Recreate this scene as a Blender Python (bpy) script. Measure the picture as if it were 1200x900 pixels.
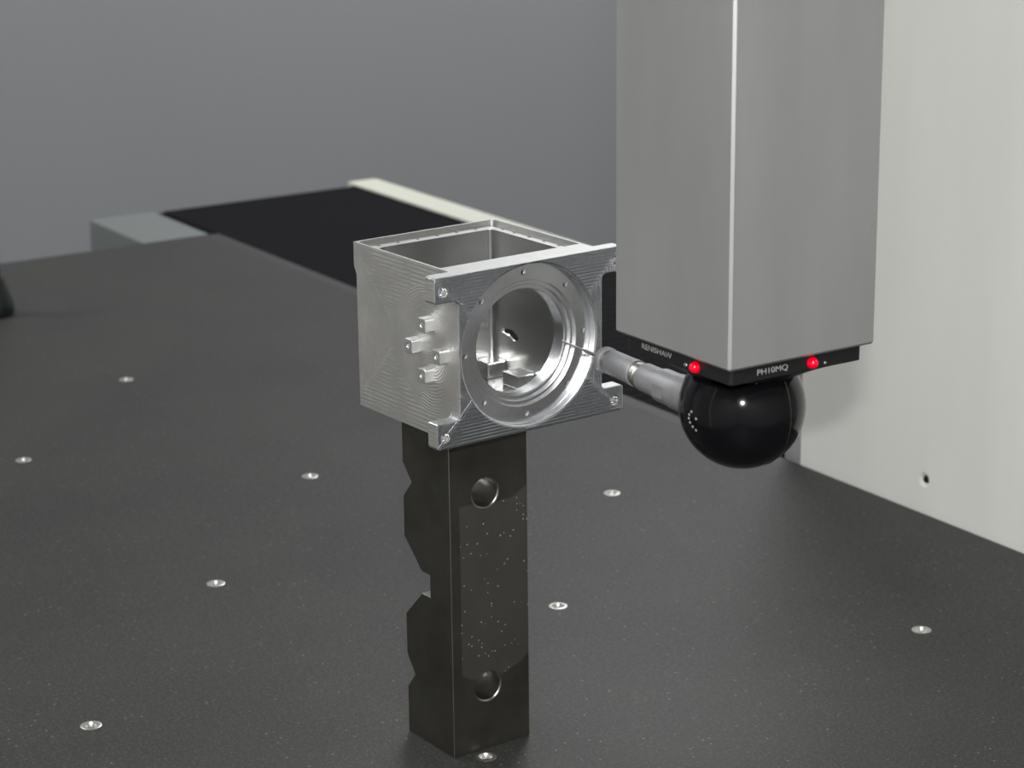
import bpy, bmesh, math, random
from mathutils import Vector, Matrix
random.seed(4)
C = bpy.context.scene.collection
for o in list(bpy.data.objects): bpy.data.objects.remove(o)
sc = bpy.context.scene
TZ = 0.85                      # height of the measuring table top above the floor
MM = 0.001
K = 1.11e-3                    # scale of the housing, probe and column measurements
CAMZ = 0.6

# ------------------------------------------------------------------ camera
cd = bpy.data.cameras.new('camera'); cam = bpy.data.objects.new('camera', cd); C.objects.link(cam)
r1 = Vector((0.83847798, -0.54482495, -0.01097498)); r2 = Vector((0.1608262, 0.228166, 0.96024747)); r3 = Vector((0.52066266, 0.80691143, -0.27893429))
cm = Matrix((r1, r2, -r3)).transposed().to_4x4(); cm.translation = Vector((0, 0, CAMZ + TZ)); cam.matrix_world = cm
cd.sensor_width = 36; cd.lens = 36 * 2732.7 / 1200; cd.clip_start = 0.02; cd.clip_end = 50
cd.dof.use_dof = True; cd.dof.focus_distance = 1.27; cd.dof.aperture_fstop = 17
sc.camera = cam

# ------------------------------------------------------------------ world, lights, exposure
w = bpy.data.worlds.new('world'); sc.world = w; w.use_nodes = True
w.node_tree.nodes['Background'].inputs[0].default_value = (0.5, 0.52, 0.55, 1)
w.node_tree.nodes['Background'].inputs[1].default_value = 0.15
sc.view_settings.view_transform = 'Standard'; sc.view_settings.look = 'None'
sc.view_settings.gamma = 1; sc.view_settings.use_curve_mapping = False
sc.view_settings.exposure = 0.0
def area(name, loc, target, sx, sy, power, col=(1, 1, 1)):
    l = bpy.data.lights.new(name, 'AREA'); l.shape = 'RECTANGLE'; l.size = sx; l.size_y = sy; l.energy = power; l.color = col
    o = bpy.data.objects.new(name, l); C.objects.link(o); o.location = loc
    o.rotation_euler = (Vector(target) - Vector(loc)).to_track_quat('-Z', 'Y').to_euler(); return o
# the camera's own flash, just above the lens
fl = Vector((0, 0, CAMZ + TZ)) + r1 * 0.015 + r2 * 0.078
area('camera_flash', fl, fl + r3, 0.035, 0.02, 9.0, (1.0, 0.99, 0.97))
# ceiling lamps (their tubes are built with the ceiling lights below)
LAMPS = [(-0.4, -0.6), (-0.2, 2.95), (2.45, 2.95), (2.3, -0.3)]
for i, ((x, y), pw) in enumerate(zip(LAMPS, (40, 29, 35, 5))):
    area('ceiling_lamp_light', (x, y, 2.635), (x, y, 0), 1.15, 0.5, pw, (0.98, 0.99, 1.0))

# ------------------------------------------------------------------ materials
def mat(name): 
    m = bpy.data.materials.new(name); m.use_nodes = True
    return m, m.node_tree, m.node_tree.nodes['Principled BSDF']
def simple(name, col, rough=0.5, metal=0.0, spec=0.5, coat=0):
    m, t, b = mat(name); b.inputs['Base Color'].default_value = (*col, 1); b.inputs['Roughness'].default_value = rough
    b.inputs['Metallic'].default_value = metal; b.inputs['Specular IOR Level'].default_value = spec
    b.inputs['Coat Weight'].default_value = coat
    return m
def N(t, typ, **kw):
    n = t.nodes.new(typ)
    for k, v in kw.items(): setattr(n, k, v)
    return n
def math_(t, op, a, b=None, c=None):
    n = t.nodes.new('ShaderNodeMath'); n.operation = op
    for i, v in enumerate((a, b, c)):
        if v is None: continue
        if isinstance(v, (int, float)): n.inputs[i].default_value = v
        else: t.links.new(v, n.inputs[i])
    return n.outputs[0]
def ramp(t, fac, stops):
    n = t.nodes.new('ShaderNodeValToRGB'); e = n.color_ramp.elements
    e[0].position, e[0].color = stops[0][0], (*stops[0][1], 1); e[1].position, e[1].color = stops[-1][0], (*stops[-1][1], 1)
    for p, c in stops[1:-1]:
        x = e.new(p); x.color = (*c, 1)
    t.links.new(fac, n.inputs[0]); return n.outputs[0]
def noise(t, co, scale, detail=2, rough=0.5):
    n = t.nodes.new('ShaderNodeTexNoise'); n.inputs['Scale'].default_value = scale; n.inputs['Detail'].default_value = detail
    n.inputs['Roughness'].default_value = rough
    t.links.new(co, n.inputs['Vector']); return n.outputs['Fac']
def bump(t, b, h, strength, dist):
    n = t.nodes.new('ShaderNodeBump'); n.inputs['Strength'].default_value = strength; n.inputs['Distance'].default_value = dist
    t.links.new(h, n.inputs['Height']); t.links.new(n.outputs[0], b.inputs['Normal'])

def toolpath_metal(name, axes, centre, ring_r, col, rough, pitch=1.2, strength=0.3, streaks=1.5, half=(30, 30), both=True):
    """milled aluminium: square spiral cutter lanes outside, rings round a centre inside"""
    m, t, b = mat(name)
    tc = N(t, 'ShaderNodeTexCoord'); sp = N(t, 'ShaderNodeSeparateXYZ'); t.links.new(tc.outputs['Object'], sp.inputs[0])
    A = math_(t, 'SUBTRACT', sp.outputs[axes[0]], centre[0] * K); B = math_(t, 'SUBTRACT', sp.outputs[axes[1]], centre[1] * K)
    nz = noise(t, tc.outputs['Object'], 90, 2)
    wob = math_(t, 'MULTIPLY', math_(t, 'SUBTRACT', nz, 0.5), 0.004)
    r = math_(t, 'ADD', math_(t, 'POWER', math_(t, 'ADD', math_(t, 'MULTIPLY', A, A), math_(t, 'MULTIPLY', B, B)), 0.5), wob)
    # outside: distance inwards from the rectangle's rim
    qa = math_(t, 'SUBTRACT', math_(t, 'ABSOLUTE', A), half[0] * K); qb = math_(t, 'SUBTRACT', math_(t, 'ABSOLUTE', B), half[1] * K)
    nz2 = noise(t, tc.outputs['Object'], 160, 2); qa = math_(t, 'ADD', qa, math_(t, 'MULTIPLY', math_(t, 'SUBTRACT', nz2, 0.5), 0.0035))
    q = math_(t, 'SMOOTH_MAX', qa, qb, 0.002)
    inside = math_(t, 'LESS_THAN', r, ring_r * K)
    s1 = math_(t, 'SINE', math_(t, 'MULTIPLY', r, 2 * math.pi / (pitch * K)))
    s2 = math_(t, 'SINE', math_(t, 'MULTIPLY', q, 2 * math.pi / (pitch * 1.5 * K)))
    mx = N(t, 'ShaderNodeMix'); mx.data_type = 'FLOAT'; t.links.new(inside, mx.inputs[0]); t.links.new(s2, mx.inputs[2]); t.links.new(s1, mx.inputs[3])
    lanes = mx.outputs[0]
    # diagonal seam where lanes turn
    seam = math_(t, 'LESS_THAN', math_(t, 'ABSOLUTE', math_(t, 'SUBTRACT', qa, qb)), 1.6 * K)
    seam = math_(t, 'MULTIPLY', seam, math_(t, 'SUBTRACT', 1.0, inside))
    fine = noise(t, tc.outputs['Object'], 900, 3, 0.7)
    big = noise(t, tc.outputs['Object'], 45, 3, 0.6)
    mq = N(t, 'ShaderNodeMix'); mq.data_type = 'FLOAT'; t.links.new(inside, mq.inputs[0]); t.links.new(q, mq.inputs[2]); t.links.new(r, mq.inputs[3])
    cv = N(t, 'ShaderNodeCombineXYZ'); t.links.new(math_(t, 'MULTIPLY', mq.outputs[0], 700), cv.inputs[0]); t.links.new(math_(t, 'MULTIPLY', math_(t, 'SUBTRACT', A, B), 55), cv.inputs[1]); t.links.new(math_(t, 'MULTIPLY', math_(t, 'ADD', A, B), 55), cv.inputs[2])
    streak = noise(t, cv.outputs[0], 1.0, 3, 0.65)
    gate = ramp(t, big, [(0.42, (0.05,) * 3), (0.62, (1,) * 3)])
    amp = math_(t, 'MULTIPLY', lanes, math_(t, 'MULTIPLY', gate, 0.34))
    h = math_(t, 'ADD', math_(t, 'ADD', amp, math_(t, 'MULTIPLY', streak, streaks)), math_(t, 'MULTIPLY', fine, math_(t, 'ADD', 0.4, math_(t, 'MULTIPLY', seam, 1.6))))
    bump(t, b, h, strength, 0.0004)
    b.inputs['Metallic'].default_value = 1.0
    c = ramp(t, big, [(0.3, tuple(x * 0.88 for x in col)), (0.7, col)]); t.links.new(c, b.inputs['Base Color'])
    ro = math_(t, 'ADD', rough - 0.08, math_(t, 'MULTIPLY', big, 0.16)); t.links.new(ro, b.inputs['Roughness'])
    return m
ALU = (0.74, 0.745, 0.75)
m_left = toolpath_metal('milled aluminium side', (1, 2), (46, 44), 0, ALU, 0.36, half=(46, 44))
m_side = toolpath_metal('milled aluminium with cutter rings', (1, 2), (27, 45), 33, (0.80, 0.79, 0.765), 0.47, pitch=1.5, half=(70, 44), strength=0.5, streaks=0.8)
m_flange = toolpath_metal('milled aluminium flange face', (0, 2), (58.5, 44), 0, (0.60, 0.625, 0.665), 0.28, pitch=1.15, half=(58.5, 44), strength=0.5, streaks=0.5)
def alu(name, col, rough, aniso=0.0, axis=None):
    m, t, b = mat(name); tc = N(t, 'ShaderNodeTexCoord')
    b.inputs['Metallic'].default_value = 1.0; b.inputs['Roughness'].default_value = rough
    n = noise(t, tc.outputs['Object'], 260, 2)
    t.links.new(ramp(t, n, [(0.3, tuple(c * 0.92 for c in col)), (0.7, col)]), b.inputs['Base Color'])
    bump(t, b, n, 0.12, 0.0003)
    if aniso:
        tg = N(t, 'ShaderNodeTangent'); tg.direction_type = 'RADIAL'; tg.axis = axis; t.links.new(tg.outputs[0], b.inputs['Tangent'])
        b.inputs['Anisotropic'].default_value = aniso
    return m
m_turned = alu('turned aluminium ring', (0.80, 0.81, 0.83), 0.25, 0.75, 'Y')
m_in = alu('smooth cavity aluminium', (0.66, 0.66, 0.655), 0.27)
m_bright = alu('bright cut aluminium', (0.9, 0.9, 0.9), 0.22)
m_boss = alu('boss aluminium', (0.86, 0.87, 0.87), 0.36)
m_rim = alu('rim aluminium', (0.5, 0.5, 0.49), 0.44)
m_holedark = simple('dark hole thread', (0.05, 0.05, 0.05), 0.5, 0.8)

def granite():
    m, t, b = mat('dark granite'); tc = N(t, 'ShaderNodeTexCoord'); co = tc.outputs['Object']
    n1 = noise(t, co, 520, 4, 0.75); n2 = noise(t, co, 7, 4, 0.6); n3 = noise(t, co, 260, 2, 0.6)
    base = ramp(t, n2, [(0.3, (0.026, 0.0265, 0.0245)), (0.7, (0.036, 0.036, 0.033))])
    sp = ramp(t, n1, [(0.52, (0, 0, 0)), (0.72, (0.16, 0.16, 0.152))])
    mx = N(t, 'ShaderNodeMix'); mx.data_type = 'RGBA'; mx.blend_type = 'ADD'; mx.inputs[0].default_value = 0.55
    t.links.new(base, mx.inputs[6]); t.links.new(sp, mx.inputs[7])
    v = N(t, 'ShaderNodeTexVoronoi'); v.inputs['Scale'].default_value = 210; t.links.new(co, v.inputs['Vector'])
    sc_ = N(t, 'ShaderNodeSeparateColor'); t.links.new(v.outputs['Color'], sc_.inputs[0])
    dot = math_(t, 'MULTIPLY', math_(t, 'LESS_THAN', v.outputs['Distance'], 0.16), math_(t, 'GREATER_THAN', sc_.outputs[0], 0.87))
    mx2 = N(t, 'ShaderNodeMix'); mx2.data_type = 'RGBA'; mx2.inputs[7].default_value = (0.26, 0.26, 0.25, 1)
    t.links.new(math_(t, 'MULTIPLY', dot, 0.55), mx2.inputs[0]); t.links.new(mx.outputs[2], mx2.inputs[6]); t.links.new(mx2.outputs[2], b.inputs['Base Color'])
    t.links.new(math_(t, 'ADD', 0.42, math_(t, 'MULTIPLY', n3, 0.2)), b.inputs['Roughness'])
    b.inputs['Specular IOR Level'].default_value = 0.24
    bump(t, b, n1, 0.25, 0.0004); return m
m_granite = granite()
m_granite_side = simple('dark table trim', (0.028, 0.028, 0.027), 0.6)
m_insert = alu('steel insert', (0.62, 0.61, 0.59), 0.38)

def block_steel():
    m, t, b = mat('oiled dark steel'); tc = N(t, 'ShaderNodeTexCoord'); co = tc.outputs['Object']
    sp = N(t, 'ShaderNodeSeparateXYZ'); t.links.new(co, sp.inputs[0]); X, Y, Z = sp.outputs
    big = noise(t, co, 28, 3, 0.6); fine = noise(t, co, 420, 3, 0.6)
    w_ = math_(t, 'MULTIPLY', math_(t, 'SUBTRACT', big, 0.5), 0.012)
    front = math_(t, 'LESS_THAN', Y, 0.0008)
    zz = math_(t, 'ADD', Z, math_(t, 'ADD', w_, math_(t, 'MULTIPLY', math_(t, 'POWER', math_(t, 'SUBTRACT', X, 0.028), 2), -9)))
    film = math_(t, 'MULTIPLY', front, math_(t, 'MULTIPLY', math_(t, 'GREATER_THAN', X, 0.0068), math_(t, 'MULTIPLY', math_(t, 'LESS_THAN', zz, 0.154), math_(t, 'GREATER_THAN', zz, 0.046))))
    v = N(t, 'ShaderNodeTexVoronoi'); v.inputs['Scale'].default_value = 420; t.links.new(co, v.inputs['Vector'])
    sc_ = N(t, 'ShaderNodeSeparateColor'); t.links.new(v.outputs['Color'], sc_.inputs[0])
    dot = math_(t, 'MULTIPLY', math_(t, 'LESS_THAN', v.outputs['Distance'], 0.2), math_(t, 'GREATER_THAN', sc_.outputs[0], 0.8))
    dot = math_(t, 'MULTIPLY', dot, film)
    base = ramp(t, big, [(0.3, (0.066, 0.063, 0.053)), (0.55, (0.092, 0.089, 0.078)), (0.8, (0.115, 0.107, 0.09))])
    def mixc(a, fac, col):
        x = N(t, 'ShaderNodeMix'); x.data_type = 'RGBA'; x.inputs[7].default_value = (*col, 1); t.links.new(fac, x.inputs[0]); t.links.new(a, x.inputs[6]); return x.outputs[2]
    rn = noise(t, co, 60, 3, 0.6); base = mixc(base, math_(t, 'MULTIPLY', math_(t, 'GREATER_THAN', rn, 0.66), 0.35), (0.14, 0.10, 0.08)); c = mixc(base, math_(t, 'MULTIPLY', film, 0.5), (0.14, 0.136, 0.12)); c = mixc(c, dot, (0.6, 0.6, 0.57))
    t.links.new(c, b.inputs['Base Color']); b.inputs['Metallic'].default_value = 0.8
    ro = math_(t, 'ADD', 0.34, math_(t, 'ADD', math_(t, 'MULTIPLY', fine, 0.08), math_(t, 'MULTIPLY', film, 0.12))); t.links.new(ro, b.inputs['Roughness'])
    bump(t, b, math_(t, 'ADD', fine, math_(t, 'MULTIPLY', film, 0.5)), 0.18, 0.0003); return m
m_block = block_steel()

def satin(name, col, rough, metal, s=(6, 6, 1.2)):
    m, t, b = mat(name); tc = N(t, 'ShaderNodeTexCoord'); mp = N(t, 'ShaderNodeMapping'); mp.inputs['Scale'].default_value = s
    t.links.new(tc.outputs['Object'], mp.inputs[0]); n = noise(t, mp.outputs[0], 1.5, 3, 0.55)
    t.links.new(ramp(t, n, [(0.3, tuple(c * 0.94 for c in col)), (0.7, tuple(min(1, c * 1.05) for c in col))]), b.inputs['Base Color'])
    b.inputs['Metallic'].default_value = metal
    t.links.new(math_(t, 'ADD', rough - 0.05, math_(t, 'MULTIPLY', n, 0.1)), b.inputs['Roughness']); return m
m_quill = satin('satin anodised aluminium', (0.47, 0.475, 0.47), 0.42, 0.7, (14, 14, 3))
m_panel = satin('off white enamel', (0.80, 0.795, 0.76), 0.5, 0.0)
m_panelgrey = simple('grey painted cover', (0.36, 0.36, 0.37), 0.5)
m_pale = simple('pale grey painted block', (0.145, 0.158, 0.155), 0.55)
m_cream = simple('cream enamel rail', (0.62, 0.62, 0.54), 0.45)
m_bellow = simple('black bellows cloth', (0.010, 0.0097, 0.011), 0.8, 0, 0.04)
m_black = simple('black gloss plastic', (0.004, 0.004, 0.005), 0.12, 0, 0.3, 0)
m_blacksatin = simple('black satin metal', (0.009, 0.009, 0.010), 0.35)
m_print = simple('light grey print', (0.32, 0.32, 0.33), 0.5)
m_probe = satin('satin grey probe metal', (0.34, 0.34, 0.35), 0.48, 0.35, (60, 60, 60))
m_steel = simple('polished steel', (0.36, 0.35, 0.32), 0.36, 1.0)
m_stylus = simple('stylus steel', (0.45, 0.44, 0.43), 0.3, 1.0)
m_ruby = simple('tip ball', (0.35, 0.30, 0.29), 0.2)
m_led, _t, _b = mat('glowing red lamp'); _b.inputs['Base Color'].default_value = (0.75, 0.0, 0.02, 1); _b.inputs['Roughness'].default_value = 0.15
_b.inputs['Emission Color'].default_value = (1, 0.0, 0.03, 1); _b.inputs['Emission Strength'].default_value = 0.2
m_stand = simple('black green stand', (0.012, 0.018, 0.017), 0.3)
def wallmat(name, col):
    m, t, b = mat(name); tc = N(t, 'ShaderNodeTexCoord'); n = noise(t, tc.outputs['Object'], 1.1, 3, 0.5)
    t.links.new(ramp(t, n, [(0.3, tuple(c * 0.97 for c in col)), (0.7, tuple(c * 1.03 for c in col))]), b.inputs['Base Color'])
    b.inputs['Roughness'].default_value = 0.7; return m
m_wall = wallmat('grey painted wall', (0.285, 0.29, 0.30))
m_wall2 = wallmat('light painted wall', (0.66, 0.65, 0.63))
m_floor = wallmat('grey floor', (0.22, 0.22, 0.215)); m_ceil = wallmat('white ceiling', (0.7, 0.7, 0.69))
m_tube, _t, _b = mat('lamp diffuser'); _b.inputs['Base Color'].default_value = (0.8, 0.8, 0.8, 1)
_b.inputs['Emission Color'].default_value = (1, 1, 1, 1); _b.inputs['Emission Strength'].default_value = 2.0
m_white = simple('white metal', (0.7, 0.7, 0.7), 0.5)

# ------------------------------------------------------------------ helpers
def link(name, bm, m, parent=None, smooth=False, bevel=0, seg=2, mats=None):
    me = bpy.data.meshes.new(name); bmesh.ops.recalc_face_normals(bm, faces=bm.faces[:]); bm.to_mesh(me); bm.free()
    for x in (mats or [m]): me.materials.append(x)
    o = bpy.data.objects.new(name, me); C.objects.link(o)
    if smooth:
        for p in me.polygons: p.use_smooth = True
    if smooth == 'auto' or bevel: 
        pass
    if bevel:
        md = o.modifiers.new('bevel', 'BEVEL'); md.width = bevel; md.segments = seg; md.limit_method = 'ANGLE'; md.angle_limit = math.radians(40); md.harden_normals = False
    if parent: o.parent = parent
    return o
def box(bm, a, b):
    x0, y0, z0 = a; x1, y1, z1 = b
    v = [bm.verts.new(p) for p in ((x0, y0, z0), (x1, y0, z0), (x1, y1, z0), (x0, y1, z0), (x0, y0, z1), (x1, y0, z1), (x1, y1, z1), (x0, y1, z1))]
    for f in ((3, 2, 1, 0), (4, 5, 6, 7), (0, 1, 5, 4), (1, 2, 6, 5), (2, 3, 7, 6), (3, 0, 4, 7)): bm.faces.new([v[i] for i in f])
    return v
def prism(bm, pts, fn, a, b):
    """polygon pts extruded from a to b; fn(p, t) -> 3D point"""
    lo = [bm.verts.new(fn(p, a)) for p in pts]; hi = [bm.verts.new(fn(p, b)) for p in pts]; n = len(pts)
    bm.faces.new(lo); bm.faces.new(hi[::-1])
    for i in range(n): bm.faces.new((lo[i], hi[i], hi[(i + 1) % n], lo[(i + 1) % n]))
def lathe(bm, prof, fn, n=64, closed=False):
    """prof: list of (r, t); fn(r*cos, r*sin, t) -> 3D point"""
    rings = []
    for r, t in prof:
        if r < 1e-9: rings.append([bm.verts.new(fn(0, 0, t))])
        else: rings.append([bm.verts.new(fn(r * math.cos(2 * math.pi * k / n), r * math.sin(2 * math.pi * k / n), t)) for k in range(n)])
    prs = list(zip(rings, rings[1:])) + ([(rings[-1], rings[0])] if closed else [])
    for A, B in prs:
        for k in range(n):
            q = [A[k % len(A)], A[(k + 1) % n % len(A)], B[(k + 1) % n % len(B)], B[k % len(B)]]
            q = [v for i, v in enumerate(q) if v not in q[:i]]
            if len(q) > 2:
                try: bm.faces.new(q)
                except ValueError: pass
def mark_smooth(o, ang=35):
    """smooth shading with sharp edges past an angle"""
    me = o.data
    for p in me.polygons: p.use_smooth = True
    bm = bmesh.new(); bm.from_mesh(me)
    for e in bm.edges:
        e.smooth = not (len(e.link_faces) == 2 and e.calc_face_angle(0) > math.radians(ang))
    bm.to_mesh(me); bm.free(); return o
def rounded(pts, radii, seg=4):
    """round the corners of polygon pts"""
    out = []; n = len(pts)
    for i in range(n):
        p = Vector(pts[i]); a = Vector(pts[i - 1]) - p; b = Vector(pts[(i + 1) % n]) - p; r = radii[i] if isinstance(radii, (list, tuple)) else radii
        if r <= 0: out.append(tuple(p)); continue
        A = p + a.normalized() * r; B = p + b.normalized() * r
        for k in range(seg + 1):
            t = k / seg; q = A * (1 - t) ** 2 + p * 2 * t * (1 - t) + B * t * t; out.append(tuple(q))
    return out
def cut(o, cutters, op='DIFFERENCE'):
    """apply exact booleans and drop the cutters"""
    for c in cutters:
        md = o.modifiers.new('b', 'BOOLEAN'); md.operation = op; md.solver = 'EXACT'; md.material_mode = 'TRANSFER'; md.object = c
    bpy.context.view_layer.update()
    dg = bpy.context.evaluated_depsgraph_get(); me = bpy.data.meshes.new_from_object(o.evaluated_get(dg))
    o.modifiers.clear(); old = o.data; o.data = me; bpy.data.meshes.remove(old)
    for c in cutters:
        m = c.data; bpy.data.objects.remove(c); bpy.data.meshes.remove(m)
    return o
def empty(name, loc, rz=0):
    o = bpy.data.objects.new(name, None); C.objects.link(o); o.location = loc; o.rotation_euler = (0, 0, rz); o.empty_display_size = 0.05; return o
def tag(o, label, cat, group=None):
    o['label'] = label; o['category'] = cat
    if group: o['group'] = group
    return o
def struct(name, bm, m):
    o = link(name, bm, m); o['kind'] = 'structure'; return o
def wbevel(o, width, skip, ang=40):
    """bevel sharp edges except those for which skip(midpoint) holds"""
    me = o.data; bm = bmesh.new(); bm.from_mesh(me); wl = []
    bm.edges.ensure_lookup_table()
    for e in bm.edges:
        mid = (e.verts[0].co + e.verts[1].co) / 2
        wl.append(1.0 if len(e.link_faces) == 2 and e.calc_face_angle(0) > math.radians(ang) and not skip(mid) else 0.0)
    bm.free(); at = me.attributes.get('bevel_weight_edge') or me.attributes.new('bevel_weight_edge', 'FLOAT', 'EDGE')
    at.data.foreach_set('value', wl)
    md = o.modifiers.new('bevel', 'BEVEL'); md.width = width; md.segments = 2; md.limit_method = 'WEIGHT'
def text(name, body, size, m, parent, mw, ext=0.0001, width=None):
    cu = bpy.data.curves.new(name, 'FONT'); cu.body = body; cu.size = size; cu.extrude = ext; cu.align_x = 'CENTER'; cu.align_y = 'CENTER'
    o = bpy.data.objects.new(name, cu); C.objects.link(o)
    bpy.context.view_layer.update(); dg = bpy.context.evaluated_depsgraph_get(); me = bpy.data.meshes.new_from_object(o.evaluated_get(dg))
    bpy.data.objects.remove(o); me.materials.clear(); me.materials.append(m)
    if width:
        xs = [v.co.x for v in me.vertices]; s = width / (max(xs) - min(xs))
        for v in me.vertices: v.co.x *= s
    me.transform(mw); o = bpy.data.objects.new(name, me); C.objects.link(o); o.parent = parent; return o
def SC(p):                      # measured point (mm, table frame) -> world point, along the measured line of scale
    return Vector((p[0] * K, p[1] * K, TZ + CAMZ + K * (p[2] - 600)))

# ------------------------------------------------------------------ the room
X0, X1, Y0, Y1, H = -1.9, 4.0, -2.0, 3.75, 2.7
def wallbox(name, a, b, m): bm = bmesh.new(); box(bm, a, b); return struct(name, bm, m)
wallbox('floor', (X0 - .1, Y0 - .1, -0.1), (X1 + .1, Y1 + .1, 0), m_floor)
wallbox('ceiling', (X0 - .1, Y0 - .1, H), (X1 + .1, Y1 + .1, H + 0.1), m_ceil)
wallbox('wall_back', (X0 - .1, Y1, 0), (X1 + .1, Y1 + .1, H), m_wall)
wallbox('wall_front', (X0 - .1, Y0 - .1, 0), (X1 + .1, Y0, H), m_wall2)
wallbox('wall_left', (X0 - .1, Y0, 0), (X0, Y1, H), m_wall2)
wallbox('wall_right', (X1, Y0, 0), (X1 + .1, Y1, H), m_wall2)
names = ['over the near left of the room', 'over the far left of the room', 'over the far right of the room', 'over the near right of the room']
for (x, y), wh in zip(LAMPS, names):
    t = tag(empty('ceiling_light', (x, y, H)), 'white rectangular ceiling light ' + wh, 'light', 'ceiling lights')
    bm = bmesh.new(); box(bm, (-.62, -.3, -.05), (.62, .3, 0)); link('housing', bm, m_white, t)
    bm = bmesh.new(); box(bm, (-.58, -.26, -.056), (.58, .26, -.051)); link('diffuser', bm, m_tube, t)

# ------------------------------------------------------------------ measuring table with its threaded inserts
TX0, TX1, TY0, TY1 = 0.22, 1.1712, 0.36, 2.480
table = tag(empty('measuring_table', (0.7, 1.4, 0)), 'black granite measuring table with rows of round steel threaded inserts', 'table')
def rel(o, root):              # keep world placement under an unrotated root
    o.location = Vector(o.location) - Vector(root.location); o.parent = root; return o
def wobj(name, bm, m, root, **kw):   # bm given in world coordinates
    bm.transform(Matrix.Translation(-Vector(root.location))); return link(name, bm, m, root, **kw)
bm = bmesh.new(); box(bm, (TX0, TY0, TZ - 0.2), (TX1, TY1, TZ)); slab = wobj('granite_slab', bm, m_granite, table)
INS = [(833.0, 1956.1), (661.9, 1779.9), (838.9, 1604.9), (1015.9, 1429.9), (667.9, 1428.8), (844.9, 1253.8), (1021.9, 1078.8), (496.8, 1252.7), (673.8, 1077.7),
       (1010, 1781.1)]
INS[1] = (661.9, 1779.9)
cs = []
for x, y in INS:
    bm = bmesh.new(); lathe(bm, [(0, -0.02), (0.0067, -0.02), (0.0067, 0.01), (0, 0.01)], lambda a, b, c, x=x, y=y: (a + x * MM - 0.7, b + y * MM - 1.4, c + TZ), 24); cs.append(link('c', bm, m_granite))
bpy.context.view_layer.update()
for c in cs: c.location = table.location
cut(slab, cs)
def insert_proto():
    bm = bmesh.new()
    lathe(bm, [(0.0066, -0.004), (0.0066, 0.0002), (0.0062, 0.0004), (0.0046, 0.0003), (0.0036, -0.0014), (0.0034, -0.004)], lambda a, b, c: (a, b, c), 32, True)
    a = mark_smooth(link('threaded_insert', bm, m_insert, None))
    bm = bmesh.new(); lathe(bm, [(0.0034, -0.0042), (0.0034, -0.0022), (0.0028, -0.0018), (0.0024, -0.0022), (0.0024, -0.008), (0, -0.0095)], lambda a, b, c: (a, b, c), 20)
    s = mark_smooth(link('thread_bore', bm, m_insert, a)); return a, s
a0, s0 = insert_proto()
for i, (x, y) in enumerate(INS):
    if i == 0: a, s = a0, s0
    else:
        a = a0.copy(); C.objects.link(a); s = s0.copy(); C.objects.link(s); s.parent = a
    a.parent = table; a.location = (x * MM - 0.7, y * MM - 1.4, TZ)
bm = bmesh.new(); box(bm, (TX1, TY0, TZ - 0.06), (TX1 + 0.014, TY1, TZ - 0.0006)); wobj('edge_trim', bm, m_granite_side, table)
for x in (0.35, 1.0):
    for y in (0.6, 2.2):
        bm = bmesh.new(); box(bm, (x - .06, y - .06, 0), (x + .06, y + .06, TZ - 0.2)); wobj('leg', bm, m_blacksatin, table, bevel=.005)

# ------------------------------------------------------------------ things beyond and beside the table
end = tag(empty('end_cover', (1.13, 2.56, 0)), 'pale grey painted machine cover standing behind the far table corner', 'machine cover')
bm = bmesh.new(); box(bm, (1.088, 2.4815, 0), (1.1735, 2.640, TZ + 0.0005)); wobj('cover_box', bm, m_pale, end, bevel=.002)

bel = tag(empty('guideway_bellows', (1.31, 2.05, 0)), 'black folded bellows beside the table, running under the grey column', 'bellows')
bm = bmesh.new(); y = 1.44; rows = []
npl = 60; y1 = 2.640; n = 2 * npl
for k in range(n + 1):
    yy = 1.44 + (y1 - 1.44) * k / n; z = TZ - 0.0015 - (0.0012 if k % 2 else 0)
    rows.append([bm.verts.new((xx, yy, z)) for xx in (1.186, 1.188, 1.452, 1.460)])
for k in (0, 3):
    for rr in rows: rr[k].co.z = TZ - (0.012 if k == 0 else 0.0006)
for A, B in zip(rows, rows[1:]):
    for j in range(3): bm.faces.new((A[j], A[j + 1], B[j + 1], B[j]))
wobj('pleated_cloth', bm, m_bellow, bel)['kind'] = 'stuff'
bm = bmesh.new(); box(bm, (1.188, 1.44, 0), (1.448, 2.638, TZ - 0.02)); wobj('guideway_bed', bm, m_blacksatin, bel)
bm = bmesh.new(); box(bm, (1.1735, 2.484, TZ - 0.03), (1.1855, 2.640, TZ - 0.003)); wobj('corner_filler', bm, m_bellow, bel)

rail = tag(empty('guide_rail_cover', (1.486, 2.05, 0)), 'cream enamelled rail cover along the far side of the black bellows', 'rail cover')
bm = bmesh.new(); box(bm, (1.464, 1.44, 0), (1.507, 2.664, TZ)); wobj('cover_box', bm, m_cream, rail, bevel=.002)

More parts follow.
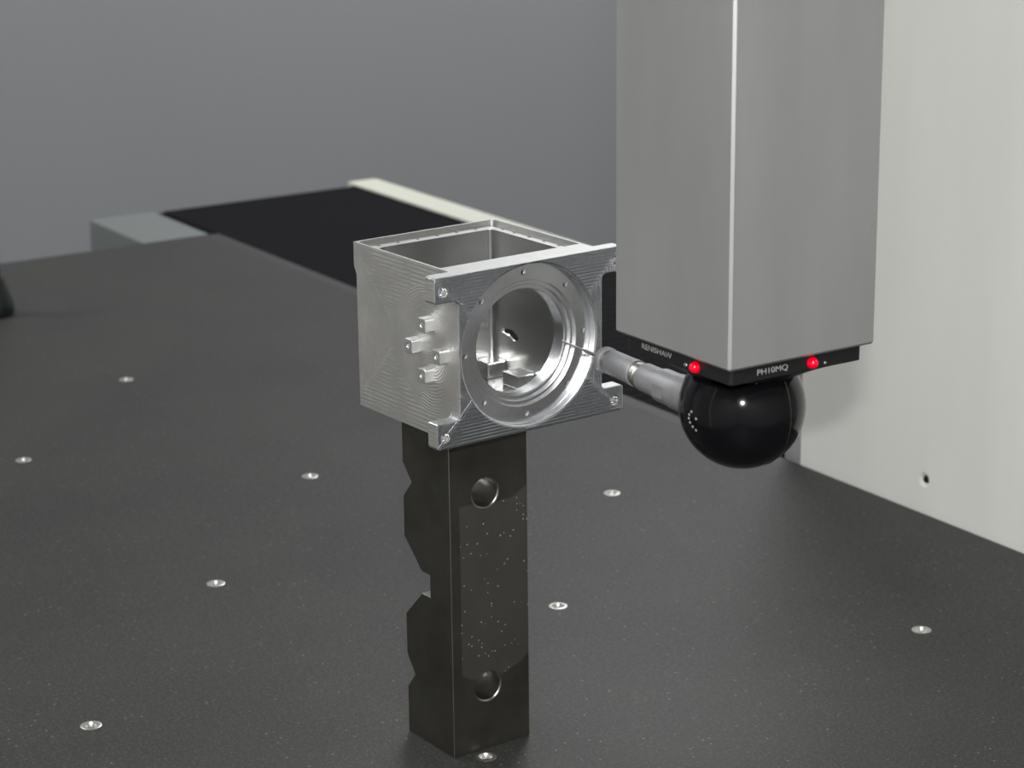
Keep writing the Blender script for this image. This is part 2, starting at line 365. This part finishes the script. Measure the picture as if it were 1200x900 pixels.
leg = tag(empty('measuring_bridge', (1.25, 1.0, 0)), 'off-white enamelled machine bridge with its tall flat leg at the right edge of the table', 'machine bridge')
bm = bmesh.new(); box(bm, (1.188, 0.75, 0.55), (1.42, 1.4055, TZ + 0.95)); o = wobj('enamel_cover', bm, m_panel, leg)
bm = bmesh.new(); lathe(bm, [(0, -.01), (0.0031, -.01), (0.0031, .02), (0, .02)], lambda a, b, c: (1.18 + c - 1.25 + 0.001, a + 1.2575 - 1.0, b + TZ + 0.0255), 20)
cc = link('c', bm, m_panel); cc.location = leg.location; cut(o, [cc])
md = o.modifiers.new('bevel', 'BEVEL'); md.width = .003; md.segments = 2; md.limit_method = 'ANGLE'; md.angle_limit = math.radians(60)
bm = bmesh.new(); lathe(bm, [(0, .0025), (0.0014, .0024), (0.0014, .0012), (0.0026, .0012), (0.0029, .004), (0, .006)], lambda a, b, c: (1.188 + c, a + 1.2575, b + TZ + 0.0255), 20)
wobj('cover_screw', bm, m_blacksatin, leg)
bm = bmesh.new(); box(bm, (1.196, 1.4055, 0.55), (1.40, 1.436, TZ + 0.30)); wobj('rear_cover', bm, m_panelgrey, leg, bevel=.002)
bm = bmesh.new(); box(bm, (1.21, 0.78, 0), (1.40, 1.38, 0.55)); wobj('foot', bm, m_blacksatin, leg, bevel=.004)
far = leg
bm = bmesh.new(); box(bm, (0.0, 0.98, TZ + 0.95), (1.42, 1.24, TZ + 1.17)); wobj('cross_beam', bm, m_panel, far, bevel=.004)
bm = bmesh.new(); box(bm, (0.0, 0.95, 0), (0.14, 1.27, TZ + 0.95)); wobj('far_leg', bm, m_panel, far, bevel=.004)
bm = bmesh.new(); box(bm, (0.55, 0.80, TZ + 0.93), (0.86, 0.98, TZ + 1.40)); wobj('carriage', bm, m_panel, far, bevel=.004)

st = tag(empty('sensor_stand', (0.8215, 2.262, TZ)), 'small black stand with conical foot and post at the left edge', 'stand')
bm = bmesh.new(); lathe(bm, [(0, 0), (0.020, 0), (0.021, 0.004), (0.0205, 0.012), (0.011, 0.040), (0, 0.040)], lambda a, b, c: (a, b, c), 40); mark_smooth(link('cone_foot', bm, m_stand, st))
bm = bmesh.new(); lathe(bm, [(0, 0.040), (0.0088, 0.040), (0.0088, 0.125), (0.006, 0.130), (0, 0.130)], lambda a, b, c: (a, b, c), 24); mark_smooth(link('post', bm, m_stand, st))

# ------------------------------------------------------------------ V-block the housing stands on
BH = 0.20487
vb = tag(empty('v_block', (0.65697, 1.0859, TZ), math.radians(2.585)), 'dark oiled steel V-block standing upright under the aluminium housing', 'steel block')
prof = [(0, 0), (49.2, 0), (49.2, 30), (41, 40.3), (49.2, 51.5), (49.3, 77.5), (31.3, 95.6), (22.4, 95.6), (22.4, 109.4), (31.3, 109.4), (49.3, 127), (49.2, 152), (40, 162.6), (49.2, 173), (49.2, BH / MM), (0, BH / MM)]
bm = bmesh.new(); prism(bm, prof, lambda p, t: (t * MM, p[0] * MM, p[1] * MM), 0, 55.24); blk = link('block_body', bm, m_block, vb)
cs = []
for z in (161.9, 40.3):
    bm = bmesh.new(); lathe(bm, [(0, -10), (9.4, -10), (9.4, 70), (0, 70)], lambda a, b, c, z=z: ((25.0 + a) * MM, c * MM, (z + b) * MM), 48); cs.append(link('c', bm, m_block, vb))
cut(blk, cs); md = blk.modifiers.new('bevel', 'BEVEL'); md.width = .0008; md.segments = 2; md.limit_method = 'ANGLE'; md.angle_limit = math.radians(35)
blk.data.materials.append(alu('steel edge highlight', (0.36, 0.35, 0.33), 0.33)); md.material = len(blk.data.materials) - 1  # bevel faces coloured lighter to carry the flash highlight along the edges
m_bore = alu('polished bore steel', (0.42, 0.41, 0.38), 0.3)
for z in (161.9, 40.3):
    bm = bmesh.new(); lathe(bm, [(9.4, 0.2), (9.4, 36.0), (8.95, 36.0), (8.95, 0.7)], lambda a, b, c, z=z: ((25.0 + a) * MM, c * MM, (z + b) * MM), 48, True)
    mark_smooth(link('cross_bore', bm, m_bore, vb))

# ------------------------------------------------------------------ machined aluminium housing
W, D, HH, D0, T = 118.2, 93.1, 88.5, 14.0, 8.0
part = tag(empty('machined_housing', SC((568.1, 949.4, 244.04)), math.radians(3.161)), 'open milled aluminium housing with a round bore, standing on the dark V-block', 'machined part')
def k3(u, v, w_): return (u * K, v * K, w_ * K)
BC = (58.2, 45.1)                                   # bore centre in the front face
def cyl_v(r, a, b, c=BC, n=96, par=part):           # cutter along v
    bm = bmesh.new(); lathe(bm, [(0, a), (r, a), (r, b), (0, b)], lambda x, y, z: k3(c[0] + x, z, c[1] + y), n); return link('c', bm, m_bright, par)
# box body
bm = bmesh.new()
prism(bm, [(T, 0), (D, 0), (D, HH - 17), (D + 2.2, HH - 13), (D + 2.2, HH), (T, HH)], lambda p, t: k3(t, p[0], p[1]), D0, W - D0)
body = link('box_body', bm, m_side, part)
cs = []
bm = bmesh.new(); prism(bm, rounded([(22, 17), (95.5, 17), (95.5, 85), (22, 85)], 4.5, 6), lambda p, t: k3(p[0], p[1], t), 6, HH + 5); cs.append(link('c', bm, m_in, part))
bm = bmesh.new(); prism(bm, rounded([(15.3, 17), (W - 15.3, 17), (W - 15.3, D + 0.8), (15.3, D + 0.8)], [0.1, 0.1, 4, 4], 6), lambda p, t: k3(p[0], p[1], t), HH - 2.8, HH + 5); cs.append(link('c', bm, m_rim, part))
cs.append(cyl_v(42.6, 5, 17.5))
bm = bmesh.new(); prism(bm, rounded([(61.5, 28.3), (66, 26.9), (71.5, 29.3), (77.5, 29.8), (77.5, 32.6), (72, 32.6), (67.5, 33.2), (62, 30.6)], 0.9, 3), lambda p, t: k3(t, p[0], p[1]), 90, 110); cs.append(link('c', bm, m_bright, part))
bm = bmesh.new(); box(bm, k3(97, 46, 18), k3(112, 86, 42)); cs.append(link('c', bm, m_side, part))
cut(body, cs)
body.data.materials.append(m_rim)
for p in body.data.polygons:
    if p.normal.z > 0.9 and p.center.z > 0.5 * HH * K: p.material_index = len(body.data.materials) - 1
wbevel(body, .0006, lambda c: abs(c.y - T * K) < 1e-5)
# front flange with four ears
bm = bmesh.new()
fo = [(0, 0), (W, 0), (W, 13.7), (W - D0, 13.7), (W - D0, 75.2), (W, 75.2), (W, HH), (0, HH), (0, 75.2), (D0, 75.2), (D0, 13.7), (0, 13.7)]
fr = [1.6, 1.6, 1.6, 3, 3, 1.6, 1.6, 1.6, 1.2, 3, 3, 1.2]
prism(bm, rounded(fo, fr, 4), lambda p, t: k3(p[0], t, p[1]), 0, T)
flange = link('front_flange', bm, m_flange, part)
EARS = [(4.9, 81.0), (4.9, 6.2), (112.4, 6.2), (112.4, 81.0)]
cs = [cyl_v(42.6, -3, 12)] + [cyl_v(2.4, -3, 14, e, 24) for e in EARS]
cut(flange, cs)
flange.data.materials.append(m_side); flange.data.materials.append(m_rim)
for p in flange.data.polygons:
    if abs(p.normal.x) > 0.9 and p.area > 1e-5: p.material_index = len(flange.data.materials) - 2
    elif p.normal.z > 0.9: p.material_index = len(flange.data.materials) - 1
wbevel(flange, .0006, lambda c: abs(c.y - T * K) < 1e-5)
for e in EARS:
    bm = bmesh.new(); lathe(bm, [(2.5, 0.05), (2.35, 0.1), (1.75, 1.0), (1.75, 2.6), (0.0, 3.2), (0.0, T - .2), (2.4, T - .2)], lambda x, y, z, e=e: k3(e[0] + x, z, e[1] + y), 24, True); mark_smooth(link('ear_hole', bm, m_bright, part))
# stepped bore ring
bm = bmesh.new()
lathe(bm, [(42.55, 0.5), (42.3, 0.9), (41.9, 1.2), (41.9, 4.6), (41.5, 5), (33.0, 5), (32.7, 5.3), (32.7, 6.6), (30.6, 6.6), (30.3, 6.9), (30.3, 8.2), (28.2, 8.2), (27.6, 8.9), (27.6, 17.0), (42.55, 17.0)], lambda x, y, z: k3(BC[0] + x, z, BC[1] + y), 128, True)
ring = link('bore_ring', bm, m_turned, part)
hs = [(BC[0] + 37.3 * math.cos(math.radians(45 * k + 1)), BC[1] + 37.3 * math.sin(math.radians(45 * k + 1))) for k in range(8)]
cut(ring, [cyl_v(1.35, 2, 13, h, 20) for h in hs]); mark_smooth(ring, 25)
for h in hs:
    bm = bmesh.new(); lathe(bm, [(1.5, 4.95), (1.35, 4.9), (1.0, 5.6), (1.0, 12), (0, 12.6), (0, 12.9), (1.35, 12.9)], lambda x, y, z, h=h: k3(h[0] + x, z, h[1] + y), 18); mark_smooth(link('threaded_hole', bm, m_bright, part))
# four drilled bosses on the left side
for v, w_ in ((25, 58.6), (37.5, 45.2), (12.6, 44.6), (26.1, 32.0)):
    bm = bmesh.new(); pts = rounded([(v - 3.4, w_ - 3.7), (v + 3.4, w_ - 3.7), (v + 3.4, w_ + 3.7), (v - 3.4, w_ + 3.7)], 1.2, 4)
    prism(bm, pts, lambda p, t: k3(t, p[0], p[1]), D0 - 5.4, D0 + 0.5)
    b = link('mounting_boss', bm, m_boss, part)
    bm = bmesh.new(); lathe(bm, [(0, -1), (1.1, -1), (1.1, 5), (0, 5)], lambda x, y, z, v=v, w_=w_: k3(D0 - 5.4 + z, v + x, w_ + y), 20); cut(b, [link('c', bm, m_bright, part)])
    md = b.modifiers.new('bevel', 'BEVEL'); md.width = .0005; md.segments = 2; md.limit_method = 'ANGLE'; md.angle_limit = math.radians(40)
    bm = bmesh.new(); lathe(bm, [(1.08, -0.02), (0.75, 0.5), (0.75, 4.6), (1.05, 4.6)], lambda x, y, z, v=v, w_=w_: k3(D0 - 5.38 + z, v + x, w_ + y), 18, True); mark_smooth(link('boss_thread', bm, m_bright, b))
# pads inside on the floor of the cavity, seen through the bore
for i, (a, b_) in enumerate((((83, 73, 5.9), (95.6, 85.1, 15)), ((84, 47, 5.9), (95.6, 61, 13.5)))):
    bm = bmesh.new(); box(bm, k3(*a), k3(*b_)); link('inner_pad', bm, m_in, part, bevel=.0009)
# little holes in the top ledge
def rim_hole(u, v):
    bm = bmesh.new(); lathe(bm, [(0.95, 0.0), (0.9, 0.12), (0.6, 0.1), (0.55, -0.02), (0, -0.02)], lambda x, y, z: k3(u + x, v + y, HH - 2.8 + z), 14); link('ledge_hole', bm, m_holedark, part)
for u in (26, 38, 50.5, 63, 75.5, 88): rim_hole(u, 89.3)
for v in (30, 43, 56, 69, 80): rim_hole(99.2, v); rim_hole(18.4, v)

# ------------------------------------------------------------------ machine column (the vertical ram)
F = (595.66, 752.348, 326.354); WX, WY = 82.0, 84.1
def wk(p): return SC(p)
col = tag(empty('measuring_column', wk((F[0] + WX / 2, F[1] + WY / 2, F[2]))), 'square satin grey aluminium column hanging above the black probe head', 'machine column')
bm = bmesh.new(); box(bm, (-WX / 2 * K, -WY / 2 * K, 0), (WX / 2 * K, WY / 2 * K, 0.86)); link('column_tube', bm, m_quill, col, bevel=.0013, seg=1)

# ------------------------------------------------------------------ probe head
hc = Vector((F[0] + WX / 2, F[1] + WY / 2, F[2]))     # column axis, mm
head = tag(empty('probe_head', wk(hc)), 'black ball-shaped probe head with two red lamps under the grey column', 'probe head')
def hk(x, y, z): return ((x - hc[0]) * K, (y - hc[1]) * K, (z - F[2]) * K)
I = 4.2; px0, px1, py0, py1 = F[0] + I, F[0] + WX - I, F[1] + I, F[1] + WY - I
bm = bmesh.new()
pl = rounded([(px0, py0), (px1, py0), (px1, py1), (px0, py1)], 2.0, 4)
prism(bm, pl, lambda p, t: hk(p[0], p[1], t), 318.6, 326.3); link('mounting_plate', bm, m_blacksatin, head, bevel=.0004)
bm = bmesh.new(); n = 64; top = []; bot = []
for k in range(n):
    a = 2 * math.pi * k / n; ca, sa = math.cos(a), math.sin(a); q = 1 / max(abs(ca) / (WX / 2 - I - 1), abs(sa) / (WY / 2 - I - 1)); q = min(q, 48)
    top.append(bm.verts.new(hk(hc[0] + ca * q, hc[1] + sa * q, 318.6))); bot.append(bm.verts.new(hk(hc[0] + ca * 27, hc[1] + sa * 27, 312.6)))
bm.faces.new(top); bm.faces.new(bot[::-1])
for k in range(n): bm.faces.new((top[k], top[(k + 1) % n], bot[(k + 1) % n], bot[k]))
mark_smooth(link('tapered_collar', bm, m_blacksatin, head))
bm = bmesh.new(); lathe(bm, [(0, 314), (23, 314), (23, 311.5), (22, 310.8), (22, 308.0), (0, 308)], lambda a, b, c: hk(hc[0] + a, hc[1] + b, c), 64); mark_smooth(link('neck_ring', bm, m_black, head))
BZ, BR = 294.6, 28.9
bm = bmesh.new(); bmesh.ops.create_uvsphere(bm, u_segments=96, v_segments=48, radius=BR)
for v in bm.verts:
    c = v.co.copy()
    if c.z > 17: c.z = 17
    if c.y > 24.5: c.y = 24.5                      # flat facet that carries the probe
    v.co = Vector(hk(hc[0] + c.x, hc[1] + c.y, BZ + c.z))
ball = mark_smooth(link('ball_housing', bm, m_black, head), 30)
# seam round the ball
bm = bmesh.new(); a_ = 5.0; rr = math.sqrt(BR ** 2 - a_ ** 2); sec = []
for k in range(96):
    th = 2 * math.pi * k / 96
    if rr * math.sin(th) > 16.5 or rr * math.cos(th) > 23.5: sec.append(None); continue
    ring_ = []
    for j in range(6):
        ph = 2 * math.pi * j / 6; q = rr + 0.22 * math.cos(ph)
        ring_.append(bm.verts.new(hk(hc[0] + a_ + 0.3 * math.sin(ph), hc[1] + q * math.cos(th), BZ + q * math.sin(th))))
    sec.append(ring_)
for k in range(96):
    A, B = sec[k], sec[(k + 1) % 96]
    if A and B:
        for j in range(6): bm.faces.new((A[j], A[(j + 1) % 6], B[(j + 1) % 6], B[j]))
mark_smooth(link('housing_seam', bm, m_blacksatin, head))
def dome(name, m, c, n_, r, par, depth=0.6):
    bm = bmesh.new(); zq = Vector(n_).to_track_quat('Z', 'Y').to_matrix(); cc = Vector(hk(*c))
    pr = [(r * math.cos(t), r * math.sin(t) * depth * 1.4) for t in [i * math.pi / 2 / 8 for i in range(8)]] + [(0, r * depth * 1.4)]
    lathe(bm, [(r, -0.8)] + pr, lambda a, b, c_: cc + zq @ Vector((a * K, b * K, c_ * K)), 28); return mark_smooth(link(name, bm, m, par))
dome('red_lamp', m_led, (px0, 781.0, 321.6), (-1, 0, 0), 2.7, head, 0.9)
dome('red_lamp', m_led, (644.9, py0, 322.0), (0, -1, 0), 2.7, head, 0.9)
dome('screw_and_glint', m_steel, (px0, 788.2, 320.9), (-1, 0, 0), 1.2, head)
dome('screw_and_glint', m_steel, (652.5, py0, 320.6), (0, -1, 0), 0.9, head)
dome('screw_and_glint', m_steel, (hc[0] - 9.2, hc[1] - 21.3, 311.6), (-.4, -.9, 0), 0.6, head)  # this and the next: steel beads standing for glints on the neck
dome('screw_and_glint', m_steel, (hc[0] + 6, hc[1] - 22.2, 311.8), (.26, -.95, 0), 0.6, head)
def tmat(pos, xa, za):       # text frame: x along xa, facing za
    x = Vector(xa).normalized(); z = Vector(za).normalized(); y = z.cross(x); m_ = Matrix((x, y, z)).transposed().to_4x4(); m_.translation = Vector(hk(*pos)); return m_
text('maker_lettering', 'RENISHAW', 3.6 * K, m_print, head, tmat((px0 - 0.12, 810.0, 322.4), (0, -1, 0), (-1, 0, 0)), width=22.3 * K)
text('model_lettering', 'PH10MQ', 3.7 * K, m_print, head, tmat((622.7, py0 - 0.12, 322.3), (1, 0, 0), (0, -1, 0)), width=17.0 * K)
# small printed scale marks on the side of the ball
bm = bmesh.new()
for yy, zz in ((0, 2), (1.6, .2), (1.9, -1.6), (1.1, -3.4), (-.6, -5), (-2.6, -6.2), (-3.3, -.6)):
    xx = -math.sqrt(max(BR ** 2 - yy ** 2 - zz ** 2, 0)) - 0.03
    c = Vector((xx, yy, zz)); nn = c.normalized(); zq = nn.to_track_quat('Z', 'Y').to_matrix(); lathe(bm, [(0.7, -0.1), (0.66, 0.08), (0, 0.1)], lambda a, b, c_, c=c, zq=zq: hk(*(Vector((hc[0], hc[1], BZ)) + c + zq @ Vector((a, b, c_)))), 8)
link('scale_marks', bm, m_print, head)

# ------------------------------------------------------------------ touch probe with stylus
tip = Vector((649.382, 957.42, 286.71)); dr = Vector((-0.06695049, -0.9977563, 0))
probe = tag(empty('touch_probe', wk(tip)), 'grey cylindrical touch probe whose thin stylus reaches into the bore', 'probe')
q = dr.to_track_quat('Z', 'Y').to_matrix()
def pk(a, b, c): return q @ Vector((a * K, b * K, c * K))
def turn(name, prof, m, par=probe, n=48): bm = bmesh.new(); lathe(bm, prof, pk, n); return mark_smooth(link(name, bm, m, par), 30)
turn('tip_ball', [(0, -0.9), (0.55, -0.72), (0.85, -0.3), (0.9, 0), (0.85, 0.3), (0.5, 0.75), (0, 0.8)], m_ruby, n=20)
turn('stylus_shaft', [(0, 0.5), (0.5, 0.5), (0.55, 20), (0.95, 23), (1.1, 40), (0, 40.5)], m_stylus, n=20)
turn('stylus_module', [(0, 40), (5.2, 40), (6.4, 40.7), (6.7, 41.5), (6.7, 44.5), (6.3, 45), (0, 45)], m_probe)
turn('steel_collar', [(0, 45), (5.5, 45), (5.5, 48.6), (0, 48.6)], m_steel)
turn('probe_body', [(0, 48.5), (6.2, 48.5), (6.45, 49), (6.5, 67.5), (6.7, 68.2), (6.7, 71.4), (6.3, 71.8), (0, 71.8)], m_probe)
turn('steel_collar', [(0, 71.8), (6.0, 71.8), (6.0, 74), (6.25, 74.2), (6.25, 76), (6.0, 76.2), (6.0, 78.8), (0, 78.8)], m_steel)
turn('probe_extension', [(0, 78.6), (6.9, 78.6), (7.1, 79.1), (7.15, 93.5), (8.3, 95.2), (8.35, 107.5), (8.8, 108), (8.8, 118), (9.2, 119), (9.2, 141), (0, 141)], m_probe)
bm = bmesh.new()
for s in (-1, 1): box(bm, (s * 8.1 * K if s > 0 else -8.5 * K, -3 * K, 98 * K), (8.5 * K if s > 0 else -8.1 * K, 3 * K, 106 * K))
bm.transform(q.to_4x4()); link('extension_flat', bm, m_probe, probe)
